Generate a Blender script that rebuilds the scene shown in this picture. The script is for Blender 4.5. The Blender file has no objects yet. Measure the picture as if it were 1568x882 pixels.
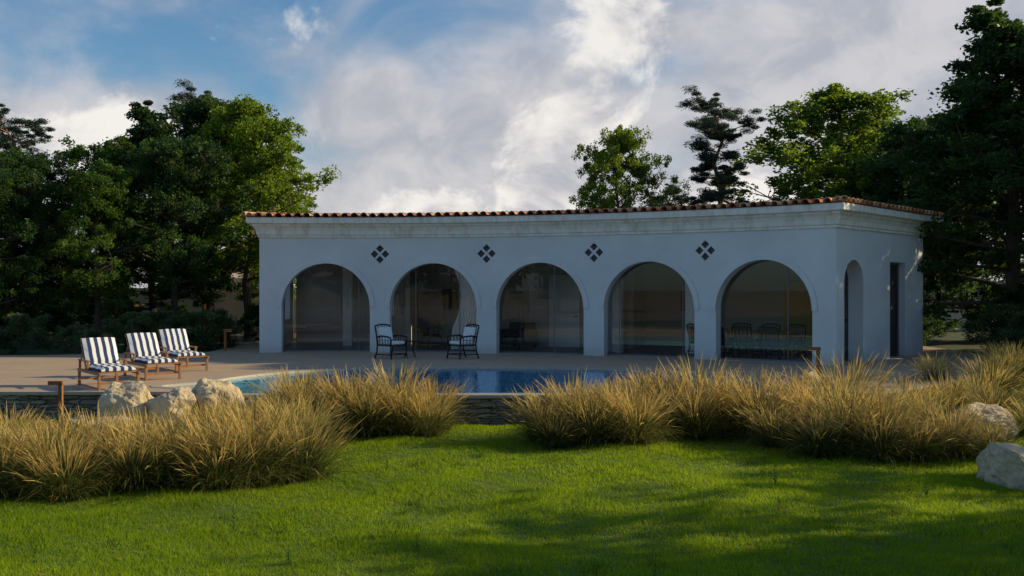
import bpy, bmesh, math, random
import numpy as np
from mathutils import Vector, Matrix, noise as mnoise
from mathutils.geometry import tessellate_polygon
random.seed(7)
rng=np.random.default_rng(11)
sc=bpy.context.scene
col=sc.collection

# ---------------------------------------------------------------- helpers
def empty(name,loc=(0,0,0),rot=0.0,scale=1.0):
    o=bpy.data.objects.new(name,None); o.location=loc; o.rotation_euler=(0,0,rot); o.scale=(scale,)*3
    o.empty_display_size=0.3; col.objects.link(o); return o
def link(me,name,parent=None,loc=(0,0,0),rot=(0,0,0),scale=(1,1,1)):
    o=bpy.data.objects.new(name,me); o.location=loc; o.rotation_euler=rot; o.scale=scale
    col.objects.link(o)
    if parent: o.parent=parent
    return o
def mk(name,V,F,mat,parent=None,smooth=False,recalc=True,bevel=0,**k):
    me=bpy.data.meshes.new(name); me.from_pydata([tuple(v) for v in V],[],F)
    if recalc:
        bm=bmesh.new(); bm.from_mesh(me)
        bmesh.ops.remove_doubles(bm,verts=bm.verts,dist=1e-4)
        bmesh.ops.recalc_face_normals(bm,faces=bm.faces)
        bm.to_mesh(me); bm.free()
    if smooth: me.polygons.foreach_set('use_smooth',[True]*len(me.polygons))
    me.materials.append(mat)
    o=link(me,name,parent,**k)
    if bevel:
        m=o.modifiers.new('b','BEVEL'); m.width=bevel; m.segments=2; m.limit_method='ANGLE'
    return o
def fast_mesh(name,V,nper,tint=None,mats=(),matidx=None):
    me=bpy.data.meshes.new(name); n=len(V)//nper
    me.vertices.add(len(V)); me.vertices.foreach_set('co',V.astype(np.float32).ravel())
    me.loops.add(len(V)); me.loops.foreach_set('vertex_index',np.arange(len(V),dtype=np.int32))
    me.polygons.add(n); me.polygons.foreach_set('loop_start',(np.arange(n)*nper).astype(np.int32))
    me.update(calc_edges=True)
    if tint is not None:
        a=me.attributes.new('tint','FLOAT','FACE'); a.data.foreach_set('value',tint.astype(np.float32))
    for m in mats: me.materials.append(m)
    return me
def box(V,F,x0,x1,y0,y1,z0,z1,T=None):
    b=len(V)
    for z in (z0,z1):
        for (x,y) in ((x0,y0),(x1,y0),(x1,y1),(x0,y1)):
            p=Vector((x,y,z))
            V.append(T@p if T else p)
    for f in ((0,3,2,1),(4,5,6,7),(0,1,5,4),(1,2,6,5),(2,3,7,6),(3,0,4,7)): F.append([b+i for i in f])
def tube(V,F,pts,r,n=7):
    pts=[Vector(p) for p in pts]
    rs=r if isinstance(r,(list,tuple)) else [r]*len(pts)
    b=len(V)
    for i,p in enumerate(pts):
        d=(pts[min(i+1,len(pts)-1)]-pts[max(i-1,0)]).normalized()
        up=Vector((0,0,1)) if abs(d.z)<.9 else Vector((1,0,0))
        a=d.cross(up).normalized(); c=d.cross(a).normalized()
        for k in range(n):
            t=2*math.pi*k/n; V.append(p+(a*math.cos(t)+c*math.sin(t))*rs[i])
    for i in range(len(pts)-1):
        for k in range(n):
            F.append([b+i*n+k,b+i*n+(k+1)%n,b+(i+1)*n+(k+1)%n,b+(i+1)*n+k])
    F.append([b+k for k in range(n)][::-1]); F.append([b+(len(pts)-1)*n+k for k in range(n)])

# ---------------------------------------------------------------- materials
class NT:
    def __init__(s,name):
        s.m=bpy.data.materials.new(name); s.m.use_nodes=True; s.t=s.m.node_tree; s.t.nodes.clear()
        s.out=s.n('ShaderNodeOutputMaterial')
    def n(s,ty,**k):
        nd=s.t.nodes.new(ty)
        for a,v in k.items(): setattr(nd,a,v)
        return nd
    def l(s,a,b): s.t.links.new(a,b)
    def val(s,sock,v):
        if hasattr(v,'node'): s.l(v,sock)
        else: sock.default_value=v
    def noise(s,scale,detail=4,rough=.55,vec=None,dist=0):
        nd=s.n('ShaderNodeTexNoise'); nd.inputs['Scale'].default_value=scale; nd.inputs['Detail'].default_value=detail
        nd.inputs['Roughness'].default_value=rough; nd.inputs['Distortion'].default_value=dist
        if vec is not None: s.l(vec,nd.inputs['Vector'])
        return nd.outputs['Fac']
    def ramp(s,fac,stops):
        r=s.n('ShaderNodeValToRGB'); s.l(fac,r.inputs[0]); e=r.color_ramp.elements
        while len(e)<len(stops): e.new(.5)
        for i,(p,c) in enumerate(stops):
            e[i].position=p; e[i].color=(c[0],c[1],c[2],1) if not isinstance(c,(int,float)) else (c,c,c,1)
        return r.outputs[0]
    def mix(s,f,a,b,mode='MIX'):
        m=s.n('ShaderNodeMix',data_type='RGBA',blend_type=mode)
        s.val(m.inputs[0],f)
        for i,v in ((6,a),(7,b)):
            if hasattr(v,'node'): s.l(v,m.inputs[i])
            else: m.inputs[i].default_value=(v[0],v[1],v[2],1)
        return m.outputs[2]
    def math(s,op,a,b=0,c=None,clamp=False):
        m=s.n('ShaderNodeMath',operation=op,use_clamp=clamp); s.val(m.inputs[0],a); s.val(m.inputs[1],b)
        if c is not None: s.val(m.inputs[2],c)
        return m.outputs[0]
    def coord(s,scale=None,kind='Position'):
        if kind=='Position': o=s.n('ShaderNodeNewGeometry').outputs['Position']
        else: o=s.n('ShaderNodeTexCoord').outputs[kind]
        if scale:
            m=s.n('ShaderNodeMapping'); s.l(o,m.inputs[0]); m.inputs['Scale'].default_value=scale; o=m.outputs[0]
        return o
    def bump(s,h,strength=.3,dist=.02):
        b=s.n('ShaderNodeBump'); b.inputs['Strength'].default_value=strength; b.inputs['Distance'].default_value=dist
        s.l(h,b.inputs['Height']); return b.outputs[0]
    def pbr(s,color,rough=.8,metal=0,normal=None,spec=None):
        p=s.n('ShaderNodeBsdfPrincipled')
        if hasattr(color,'node'): s.l(color,p.inputs['Base Color'])
        else: p.inputs['Base Color'].default_value=(*color,1)
        s.val(p.inputs['Roughness'],rough); p.inputs['Metallic'].default_value=metal
        if normal is not None: s.l(normal,p.inputs['Normal'])
        if spec is not None: p.inputs['Specular IOR Level'].default_value=spec
        s.l(p.outputs[0],s.out.inputs[0]); return s.m

def simple(name,c,rough=.6,metal=0,var=.15,nscale=8,bump=.1):
    t=NT(name); v=t.coord(kind='Object'); f=t.noise(nscale,5,.6,v)
    cc=t.ramp(f,[(.3,[x*(1-var) for x in c]),(.7,[min(1,x*(1+var)) for x in c])])
    return t.pbr(cc,rough,metal,t.bump(f,bump,.01))
def plaster():
    t=NT('plaster'); v=t.coord(); f=t.noise(.7,6,.6,v); g=t.noise(14,6,.65,v)
    st=t.noise(2.2,5,.6,t.coord((1,1,.12)))
    sz=t.n('ShaderNodeSeparateXYZ'); t.l(t.coord(),sz.inputs[0])
    c=t.ramp(f,[(.3,(.61,.62,.635)),(.7,(.72,.73,.74))])
    c=t.mix(t.math('MULTIPLY',t.ramp(st,[(.55,0),(.8,1)]),.14),c,(.46,.45,.43))
    low=t.math('SUBTRACT',.35,sz.outputs[2]); low=t.math('MULTIPLY',low,2.2,clamp=True)
    c=t.mix(t.math('MULTIPLY',low,t.noise(5,4,.6,v)),c,(.33,.31,.28))
    return t.pbr(c,.85,0,t.bump(g,.3,.012))
def cornice_mat():
    t=NT('cornice_stone'); v=t.coord(); f=t.noise(2.2,8,.72,v); g=t.noise(22,6,.65,v)
    st=t.noise(5,6,.7,t.coord((1,1,.25)))
    c=t.ramp(f,[(.3,(.72,.68,.60)),(.6,(.84,.82,.78))])
    c=t.mix(t.math('MULTIPLY',t.ramp(st,[(.48,0),(.66,1)]),.45),c,(.42,.33,.22))
    return t.pbr(c,.85,0,t.bump(g,.4,.012))
def paving():
    t=NT('paving'); v=t.coord()
    b=t.n('ShaderNodeTexBrick'); t.l(v,b.inputs['Vector']); b.inputs['Scale'].default_value=1
    b.inputs['Brick Width'].default_value=.9; b.inputs['Row Height'].default_value=.6; b.inputs['Mortar Size'].default_value=.006
    b.inputs['Color1'].default_value=(.52,.36,.24,1); b.inputs['Color2'].default_value=(.44,.31,.21,1); b.inputs['Mortar'].default_value=(.18,.14,.1,1)
    f=t.noise(.9,7,.65,v); g=t.noise(30,5,.6,v)
    c=t.mix(t.math('MULTIPLY',f,.45),b.outputs[0],(.29,.22,.15))
    c=t.mix(t.math('MULTIPLY',g,.3),c,(.54,.40,.28))
    h=t.math('SUBTRACT',g,b.outputs['Fac'])
    return t.pbr(c,t.math('ADD',t.math('MULTIPLY',f,.3),.55),0,t.bump(h,.3,.006))
def stonewall():
    t=NT('stacked_stone'); v=t.coord((1.6,1.6,9)); d=t.n('ShaderNodeTexVoronoi',feature='DISTANCE_TO_EDGE'); t.l(v,d.inputs[0]); d.inputs['Scale'].default_value=1.6
    w=t.n('ShaderNodeTexVoronoi'); t.l(v,w.inputs[0]); w.inputs['Scale'].default_value=1.6
    e=t.ramp(d.outputs['Distance'],[(0,0),(.07,1)])
    s=t.n('ShaderNodeSeparateColor'); t.l(w.outputs['Color'],s.inputs[0])
    c=t.ramp(s.outputs[0],[(0,(.17,.145,.12)),(.5,(.30,.25,.20)),(1,(.44,.37,.28))])
    c=t.mix(t.math('MULTIPLY',t.noise(12,6,.7,t.coord()),.6),c,(.18,.155,.13)); c=t.mix(e,(.06,.05,.04),c)
    h=t.math('ADD',e,t.math('MULTIPLY',t.noise(18,5,.7,t.coord()),.8))
    return t.pbr(c,.85,0,t.bump(h,.9,.03))
def rockmat():
    t=NT('limestone'); v=t.coord(kind='Object'); f=t.noise(1.6,9,.68,v); g=t.noise(9,9,.75,v)
    c=t.ramp(f,[(.3,(.46,.33,.18)),(.5,(.60,.47,.30)),(.7,(.70,.59,.42))])
    c=t.mix(t.ramp(g,[(.5,0),(.7,.6)]),c,(.26,.19,.12))
    return t.pbr(c,.9,0,t.bump(t.math('ADD',f,g),.7,.06))
def ground():
    t=NT('ground_soil_grass'); v=t.coord(); s=t.n('ShaderNodeSeparateXYZ'); t.l(v,s.inputs[0])
    f=t.noise(.5,6,.6,v); g=t.noise(14,8,.7,v)
    gr=t.ramp(g,[(.3,(.035,.065,.004)),(.7,(.10,.17,.008))])
    gr=t.mix(t.math('MULTIPLY',f,.3),gr,(.11,.13,.015))
    li=t.ramp(g,[(.3,(.03,.028,.014)),(.7,(.10,.09,.045))])
    li=t.mix(t.ramp(f,[(.45,0),(.6,.8)]),li,(.04,.07,.014))
    m=t.math('MULTIPLY',t.math('SUBTRACT',t.math('ADD',s.outputs[1],t.math('MULTIPLY',f,2)),29.5),1.0,clamp=True)
    far=t.math('MULTIPLY',t.math('SUBTRACT',s.outputs[1],75),.05,clamp=True)
    dry=t.math('MULTIPLY',t.math('SUBTRACT',-3,s.outputs[1]),.3,clamp=True)
    c=t.mix(m,gr,li); c=t.mix(far,c,(.06,.08,.03)); c=t.mix(dry,c,t.mix(g,(.26,.17,.06),(.46,.33,.15)))
    return t.pbr(c,.95,0,t.bump(g,.6,.04))
def foliage(name,dark,mid,light,trans=.45,rough=.5,tmix=.5):
    t=NT(name); a=t.n('ShaderNodeAttribute',attribute_name='tint'); oi=t.n('ShaderNodeObjectInfo')
    r=t.math('ADD',a.outputs['Fac'],t.math('MULTIPLY',t.math('SUBTRACT',oi.outputs['Random'],.5),.22),clamp=True)
    c=t.ramp(r,[(0,dark),(.5,mid),(1,light)])
    p=t.n('ShaderNodeBsdfPrincipled'); t.l(c,p.inputs['Base Color']); p.inputs['Roughness'].default_value=rough; p.inputs['Specular IOR Level'].default_value=.25
    tr=t.n('ShaderNodeBsdfTranslucent'); t.l(t.mix(tmix,c,[min(1,x*1.6) for x in light]),tr.inputs[0])
    mx=t.n('ShaderNodeMixShader'); mx.inputs[0].default_value=trans; t.l(p.outputs[0],mx.inputs[1]); t.l(tr.outputs[0],mx.inputs[2])
    t.l(mx.outputs[0],t.out.inputs[0]); return t.m
def bark(name,c1,c2):
    t=NT(name); v=t.coord((1,1,.25),'Object'); f=t.noise(9,6,.7,v)
    return t.pbr(t.ramp(f,[(.3,c1),(.7,c2)]),.95,0,t.bump(f,.8,.03))
def glassmat():
    t=NT('window_glass'); fr=t.n('ShaderNodeFresnel'); fr.inputs[0].default_value=1.5
    g=t.n('ShaderNodeBsdfGlossy'); g.inputs['Roughness'].default_value=.004; g.inputs[0].default_value=(.95,.95,.95,1)
    tr=t.n('ShaderNodeBsdfTransparent'); tr.inputs[0].default_value=(.95,.955,.96,1)
    f=t.math('MULTIPLY',fr.outputs[0],.9,clamp=True)
    mx=t.n('ShaderNodeMixShader'); t.l(f,mx.inputs[0]); t.l(tr.outputs[0],mx.inputs[1]); t.l(g.outputs[0],mx.inputs[2]); t.l(mx.outputs[0],t.out.inputs[0]); return t.m
def watermat():
    t=NT('pool_water'); v=t.coord(); n1=t.noise(2.6,3,.5,v,.6); n2=t.noise(9,2,.5,v)
    h=t.math('ADD',n1,t.math('MULTIPLY',n2,.25)); nb=t.bump(h,.35,.03)
    fr=t.n('ShaderNodeFresnel'); fr.inputs[0].default_value=1.33; t.l(nb,fr.inputs['Normal'])
    g=t.n('ShaderNodeBsdfGlossy'); g.inputs['Roughness'].default_value=.03; t.l(nb,g.inputs['Normal']); g.inputs[0].default_value=(.74,.87,1,1)
    tr=t.n('ShaderNodeBsdfTransparent'); tr.inputs[0].default_value=(.6,.9,.98,1)
    mx=t.n('ShaderNodeMixShader'); t.l(t.math('MULTIPLY',fr.outputs[0],.7),mx.inputs[0]); t.l(tr.outputs[0],mx.inputs[1]); t.l(g.outputs[0],mx.inputs[2]); t.l(mx.outputs[0],t.out.inputs[0]); return t.m
def pooltile():
    t=NT('pool_mosaic'); v=t.coord(); w=t.n('ShaderNodeTexVoronoi'); w.inputs['Scale'].default_value=14; t.l(v,w.inputs[0])
    s=t.n('ShaderNodeSeparateColor'); t.l(w.outputs['Color'],s.inputs[0])
    return t.pbr(t.ramp(s.outputs[0],[(0,(.05,.24,.48)),(.6,(.11,.40,.64)),(1,(.32,.64,.80))]),.3)
def rooftile():
    t=NT('terracotta'); v=t.coord(); f=t.noise(3.1,3,.6,v); g=t.noise(20,5,.7,v); oi=t.n('ShaderNodeAttribute',attribute_name='tint')
    c=t.ramp(t.math('ADD',t.math('MULTIPLY',f,.5),t.math('MULTIPLY',oi.outputs['Fac'],.5)),[(.2,(.30,.10,.045)),(.45,(.60,.24,.10)),(.65,(.66,.37,.20)),(.85,(.62,.5,.36))])
    c=t.mix(t.ramp(g,[(.55,0),(.75,.5)]),c,(.14,.10,.07))
    return t.pbr(c,.85,0,t.bump(g,.4,.01))
def stripes():
    t=NT('striped_canvas'); s=t.n('ShaderNodeSeparateXYZ'); t.l(t.coord(kind='Object'),s.inputs[0])
    f=t.math('FRACT',t.math('ADD',t.math('DIVIDE',s.outputs[0],.145),.25+10)); f=t.math('GREATER_THAN',f,.5)
    w=t.noise(60,3,.6,t.coord(kind='Object'))
    return t.pbr(t.mix(f,(.80,.79,.75),(.02,.035,.12)),.9,0,t.bump(w,.2,.004))
def wood(name='teak',a=(.22,.09,.035),b=(.40,.18,.07)):
    t=NT(name); v=t.coord((6,1,6),'Object'); f=t.noise(5,5,.65,v,1.0)
    return t.pbr(t.ramp(f,[(.3,a),(.7,b)]),.55,0,t.bump(f,.2,.004))

PL=plaster(); CO=cornice_mat(); PV=paving(); SW=stonewall(); RK=rockmat(); GD=ground()
GL=glassmat(); WA=watermat(); PT=pooltile(); RT=rooftile(); ST=stripes(); WD=wood()
INT=simple('interior_paint',(.50,.495,.50),.9,0,.08,1.0,.05)
INF=simple('interior_floor',(.36,.31,.27),.45,0,.15,2,.05)
DARK=simple('dark_metal',(.02,.02,.024),.5,.3,.2)
GRAY=simple('frame_paint',(.16,.16,.17),.5,.2,.1)
WHITE=simple('white_paint',(.82,.82,.81),.5,0,.03)
CUSH=simple('cushion_fabric',(.75,.77,.78),.95,0,.06,30,.2)
SOFA=simple('sofa_fabric',(.12,.12,.125),.95,0,.08,20,.2)
CURT=simple('curtain_fabric',(.88,.83,.79),.95,0,.05,6,.1)
VENT=simple('vent_ceramic',(.05,.045,.05),.5,0,.3,20,.3)
RUST=simple('corten_steel',(.30,.11,.035),.8,.1,.35,18,.3)
COPE=simple('coping_stone',(.40,.34,.27),.7,0,.12,5,.2)
LEDGE=simple('pale_pool_tile',(.55,.80,.88),.3,0,.1,8,.05)
GWALL=simple('garden_wall_render',(.60,.50,.38),.9,0,.15,1.2,.3)
WICK=simple('wicker',(.50,.29,.12),.8,0,.3,40,.5)
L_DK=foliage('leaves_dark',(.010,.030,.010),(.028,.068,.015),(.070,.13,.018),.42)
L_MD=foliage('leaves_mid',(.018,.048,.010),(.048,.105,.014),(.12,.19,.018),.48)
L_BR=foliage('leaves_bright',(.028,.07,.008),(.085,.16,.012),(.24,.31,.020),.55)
L_PN=foliage('pine_needles',(.018,.038,.026),(.04,.068,.042),(.075,.10,.055),.2)
L_SH=foliage('shrub_leaves',(.03,.055,.018),(.07,.115,.04),(.18,.22,.10),.35)
L_LAWN=foliage('lawn_blades',(.075,.15,.002),(.18,.28,.003),(.36,.45,.006),.5)
L_TUFT=foliage('tuft_blades',(.03,.065,.004),(.06,.12,.006),(.12,.18,.01),.4)
L_ORN=foliage('ornamental_grass_blades',(.018,.046,.010),(.085,.120,.022),(.66,.45,.14),.4,.6,.10)
BK=bark('bark',(.045,.032,.022),(.13,.095,.07)); BKP=bark('pine_bark',(.12,.055,.025),(.30,.15,.075))

# ---------------------------------------------------------------- pool house
R=20.6; CX,CY=-5.415,10.3
def M(s,d,z):
    th=s/R; r=R+d; return Vector((CX+r*math.sin(th),CY+r*math.cos(th),z))
PITCH=3.3545; P=[-2.035+PITCH*k for k in range(6)]
S0=P[0]-.36; S1=P[5]+.33; D=6.2; T=.42; ZT=3.6
house=empty('pool_house')
def build_wall(name,Fm,u0,u1,T,z1,ops,mat,step=.3):
    bp={u0,u1}; n=int((u1-u0)/step)+1
    for i in range(n+1): bp.add(u0+(u1-u0)*i/n)
    for o in ops:
        if o[0]=='arch':
            for k in range(33): bp.add(o[1]-o[2]*math.cos(math.pi*k/32))
        elif o[0]=='rect': bp|={o[1],o[2]}
        else: bp|={o[1]-o[3],o[1],o[1]+o[3]}
    bp=sorted(b for b in bp if u0-1e-6<=b<=u1+1e-6)
    bb=[bp[0]]
    for b in bp[1:]:
        if b-bb[-1]>1e-4: bb.append(b)
    def rngo(o):
        if o[0]=='arch': return o[1]-o[2],o[1]+o[2]
        if o[0]=='rect': return o[1],o[2]
        return o[1]-o[3],o[1]+o[3]
    def lohi(o,x):
        if o[0]=='arch': return 0,o[3]+math.sqrt(max(0,o[2]**2-(x-o[1])**2))
        if o[0]=='rect': return o[3],o[4]
        h=max(0,o[3]-abs(x-o[1])); return o[2]-h,o[2]+h
    V=[];F=[]
    def q(*p):
        b=len(V); V.extend(Fm(*x) for x in p); F.append([b+i for i in range(len(p))])
    for a,b in zip(bb[:-1],bb[1:]):
        m=(a+b)/2
        act=sorted([o for o in ops if rngo(o)[0]<m<rngo(o)[1]],key=lambda o:lohi(o,m)[0])
        ca,cb=0,0; hole=False
        for o in act+[None]:
            if o is None: la=lb=z1; ha=hb=z1
            else: la,ha=lohi(o,a); lb,hb=lohi(o,b)
            if la-ca>1e-5 or lb-cb>1e-5:
                q((a,0,ca),(b,0,cb),(b,0,lb),(a,0,la)); q((a,T,ca),(b,T,cb),(b,T,lb),(a,T,la))
            if hole: q((a,0,ca),(b,0,cb),(b,T,cb),(a,T,ca))
            if o is not None and la>1e-5: q((a,0,la),(b,0,lb),(b,T,lb),(a,T,la))
            ca,cb=ha,hb; hole=True
    for o in ops:
        if o[0]=='arch':
            for x in rngo(o): q((x,0,0),(x,T,0),(x,T,o[3]),(x,0,o[3]))
        if o[0]=='rect':
            for x in rngo(o): q((x,0,o[3]),(x,T,o[3]),(x,T,o[4]),(x,0,o[4]))
    for x in (u0,u1): q((x,0,0),(x,T,0),(x,T,z1),(x,0,z1))
    me=bpy.data.meshes.new(name); me.from_pydata([tuple(v) for v in V],[],F)
    bm=bmesh.new(); bm.from_mesh(me)
    bmesh.ops.remove_doubles(bm,verts=bm.verts,dist=1e-4)
    bmesh.ops.dissolve_degenerate(bm,edges=bm.edges,dist=1e-5)
    bmesh.ops.recalc_face_normals(bm,faces=bm.faces); bm.to_mesh(me); bm.free()
    me.materials.append(mat); return link(me,name,house)
AR=1.365; SPR=1.40
ops=[('arch',(P[i]+P[i+1])/2,AR,SPR) for i in range(5)]
for i in range(1,5):
    for du,dz in ((0,.17),(0,-.17),(-.17,0),(.17,0)): ops.append(('dia',P[i]+du,3.05+dz,.125))
build_wall('front_wall',lambda u,w,z:M(u,w,z),S0,S1,T,ZT,ops,PL,.25)
build_wall('right_end_wall',lambda u,w,z:M(S1-w*R/(R+u),u,z),T,D,T,ZT,[('arch',1.12,.62,2.13),('rect',3.6,4.75,0,2.74)],PL,.5)
build_wall('left_end_wall',lambda u,w,z:M(S0+w*R/(R+u),u,z),T,D,T,ZT,[('rect',1.6,2.5,.9,2.7),('rect',3.3,5.0,.9,2.7)],PL,.5)
build_wall('back_wall',lambda u,w,z:M(u,D-w,z),S0+T,S1-T,.3,ZT,[('rect',P[4]+2.15,P[4]+2.6,.9,2.3),('rect',P[2]+.3,P[2]+1.0,1.0,3.0),('rect',P[1]-1.2,P[1]-.5,1.0,2.6)],INT,.5)
def pbox(name,s0,s1,d0,d1,z0,z1,mat,parent=house,n=None,bevel=0):
    n=n or max(1,int((s1-s0)/.5)); V=[];F=[]
    for i in range(n+1):
        s=s0+(s1-s0)*i/n
        V+= [M(s,d0,z0),M(s,d1,z0),M(s,d1,z1),M(s,d0,z1)]
    for i in range(n):
        a=4*i;b=a+4
        for k in range(4): F.append([a+k,a+(k+1)%4,b+(k+1)%4,b+k])
    F.append([0,1,2,3]);F.append([4*n+3,4*n+2,4*n+1,4*n])
    return mk(name,V,F,mat,parent,bevel=bevel)
pbox('interior_floor',S0+.03,S1-.03,.02,D-.03,-.1,.015,INF,n=30)
pbox('ceiling',S0+.05,S1-.05,.05,D-.05,3.30,3.42,INT,n=30)
for i in range(1,5):
    pbox('vent_backing',P[i]-.36,P[i]+.36,.09,.12,2.7,3.25,VENT,n=2)
mull=[[.95],[-.62,.75],[.35],[-1.0,.9],[.55]]
for i in range(5):
    c=(P[i]+P[i+1])/2; V=[];F=[]; n=32
    prof=[(AR+.15,.0),(AR+.15,-.03),(AR+.13,-.04),(AR,-.04),(AR,.02)]
    for k in range(n+1):
        a=math.pi*k/n
        for (r,w) in prof: V.append(M(c-r*math.cos(a),w,SPR+r*math.sin(a)))
    m=len(prof)
    for k in range(n):
        for j in range(m-1): F.append([k*m+j,k*m+j+1,(k+1)*m+j+1,(k+1)*m+j])
    F.append(list(range(m))); F.append([n*m+j for j in range(m)][::-1])
    mk('arch_moulding',V,F,PL,house)
    V=[];F=[]
    for k in range(n+1):
        a=math.pi*k/n; u=c-AR*math.cos(a); V+=[M(u,.36,.02),M(u,.36,SPR+AR*math.sin(a))]
    for k in range(n): F.append([2*k,2*k+2,2*k+3,2*k+1])
    mk('glazing',V,F,GL,house,recalc=False)
    for du in mull[i]:
        zt=SPR+math.sqrt(AR*AR-du*du)
        pbox('mullion',c+du-.011,c+du+.011,.345,.375,.02,zt,GRAY,n=1)
    pbox('threshold',c-AR+.003,c+AR-.003,.33,.39,.0,.05,GRAY,n=4)
def ebox(name,u0,u1,w0,w1,z0,z1,mat):
    V=[];F=[]
    for u in (u0,u1):
        for w,z in ((w0,z0),(w1,z0),(w1,z1),(w0,z1)): V.append(M(S1-w*R/(R+u),u,z))
    F=[[0,1,2,3],[7,6,5,4]]+[[k,(k+1)%4,4+(k+1)%4,4+k] for k in range(4)]
    return mk(name,V,F,mat,house)
ebox('door_leaf',3.66,4.15,.22,.27,.02,2.68,DARK); ebox('door_leaf',4.2,4.69,.22,.27,.02,2.68,DARK)
ebox('door_frame',3.6,3.66,.18,.3,0,2.74,GRAY); ebox('door_frame',4.69,4.75,.18,.3,0,2.74,GRAY); ebox('door_frame',3.66,4.69,.18,.3,2.68,2.74,GRAY)
prof=[(-.02,3.56),(.05,3.56),(.05,3.62),(.085,3.65),(.10,3.76),(.15,3.86),(.22,3.92),(.22,3.965),(.36,3.985),(.37,4.14),(.34,4.17),(-.02,4.17)]
V=[];F=[];NF=64;NE=6
def loop(o,z):
    L=[]
    for i in range(NF): L.append(M(S0-o+(S1-S0+2*o)*i/NF,-o,z))
    for i in range(NE): d=-o+(D+2*o)*i/NE; L.append(M(S1+o*R/(R+d),d,z))
    for i in range(NF): L.append(M(S1+o-(S1-S0+2*o)*i/NF,D+o,z))
    for i in range(NE): d=D+o-(D+2*o)*i/NE; L.append(M(S0-o*R/(R+d),d,z))
    return L
for o,z in prof: V+=loop(o,z)
NL=2*NF+2*NE
for j in range(len(prof)-1):
    for k in range(NL): F.append([j*NL+k,j*NL+(k+1)%NL,(j+1)*NL+(k+1)%NL,(j+1)*NL+k])
mk('cornice',V,F,CO,house,bevel=.008)
EO=.40; SL=.055
def rh(s,d): return 4.172+SL*max(0,min(d+EO,D+EO-d,s-(S0-EO),(S1+EO)-s))
V=[];F=[];ns,nd=60,20
for i in range(ns+1):
    for j in range(nd+1):
        s=S0-EO+.05+(S1-S0+2*EO-.1)*i/ns; d=-EO+.05+(D+2*EO-.1)*j/nd; V.append(M(s,d,rh(s,d)))
for i in range(ns):
    for j in range(nd): a=i*(nd+1)+j; F.append([a,a+nd+1,a+nd+2,a+1])
mk('roof_deck',V,F,RT,house)
tv=[];tt=[]
def barrel(Fp,L,r0,r1,lift):
    n=7; t=random.random(); ring=[]
    for (q,r,rr) in ((0,r0,0),(L,r1,0)):
        ring.append([Fp(q,-r*math.cos(math.pi*k/n),r*math.sin(math.pi*k/n)+lift) for k in range(n+1)])
    ri=[Fp(0,-(r0-.018)*math.cos(math.pi*k/n),(r0-.018)*math.sin(math.pi*k/n)+lift) for k in range(n+1)]
    rb=[Fp(L*.5,-(r0-.018)*math.cos(math.pi*k/n),(r0-.018)*math.sin(math.pi*k/n)+lift) for k in range(n+1)]
    for k in range(n):
        tv.extend([ring[0][k],ring[0][k+1],ring[1][k+1],ring[1][k]]); tv.extend([ri[k],ri[k+1],ring[0][k+1],ring[0][k]]); tv.extend([rb[k],rb[k+1],ri[k+1],ri[k]]); tt.extend([t]*3)
nt=int((S1-S0+2*EO)/.29); pt=(S1-S0+2*EO)/nt
for i in range(nt):
    s=S0-EO+(i+.5)*pt+random.uniform(-.015,.015)
    for c in range(9):
        d0=-EO-.06+c*.36+random.uniform(-.02,.012)
        if c and min(s-S0+EO,S1+EO-s)<d0+EO: break
        j=random.uniform(-.01,.01)
        barrel(lambda q,a,h,s=s,d0=d0,j=j:M(s+a+j,d0+q,4.172+SL*(d0+EO+q)+h),.42,.12,.098,.012+.014*(random.random()))
ne=int((D+2*EO)/.29)
for side in (0,1):
    for i in range(ne):
        d=-EO+(i+.5)*(D+2*EO)/ne
        for c in range(9):
            u0=-.05+c*.36
            if c and min(d+EO,D+EO-d)<u0: break
            def Fp(q,a,h,d=d,u0=u0):
                sf=R/(R+d); x=EO-u0-q
                return M((S1+x*sf) if side else (S0-x*sf),d+a,4.172+SL*(u0+q)+h)
            barrel(Fp,.42,.115,.095,.012+.01*random.random())
for c in range(9):
    for side in (0,1):
        k0=c*.36-.03
        def Fp(q,a,h):
            k=k0+q*.75; s=(S1+EO-k) if side else (S0-EO+k)
            return M(s+a*.7,-EO+k+(a*.7 if side else -a*.7),4.172+SL*k+h+.05)
        barrel(Fp,.5,.11,.09,.0)
me=fast_mesh('roof_tiles',np.array([tuple(v) for v in tv]),4,np.array(tt),[RT]); link(me,'roof_tiles',house)
pbox('partition_wall',5.15,8.2,3.62,3.74,.015,3.3,INT)
pbox('interior_door',5.75,6.66,3.55,3.60,.02,2.45,WHITE,n=1,bevel=.01)
pbox('door_handle',6.50,6.60,3.50,3.53,1.03,1.06,DARK,n=1)
for s,d in ((P[0]+1.8,3.6),(P[3]+2.15,2.4),(P[3]+.25,1.6),(P[4]+2.0,3.9)): pbox('interior_column',s-.13,s+.13,d-.13,d+.13,.015,3.3,WHITE,n=1)
pbox('partition_wall',P[3]-.1,P[3]+.02,1.8,5.9,.015,3.3,INT,n=1)
pbox('partition_wall',P[1]+.1,P[1]+.22,4.0,5.9,.015,3.3,INT,n=1)
pbox('bookcase',P[4]+.5,P[4]+1.5,5.45,5.85,.015,2.2,WICK,n=2,bevel=.01)
pbox('framed_picture',P[3]+1.0,P[3]+1.9,5.84,5.88,1.2,1.9,DARK,n=1)
pbox('framed_picture',P[1]+.9,P[1]+1.9,5.84,5.88,1.2,1.95,SOFA,n=1)
pbox('baseboard',S0+.45,S1-.45,5.86,5.885,.016,.16,WHITE)
V=[];F=[];n=60
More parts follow.
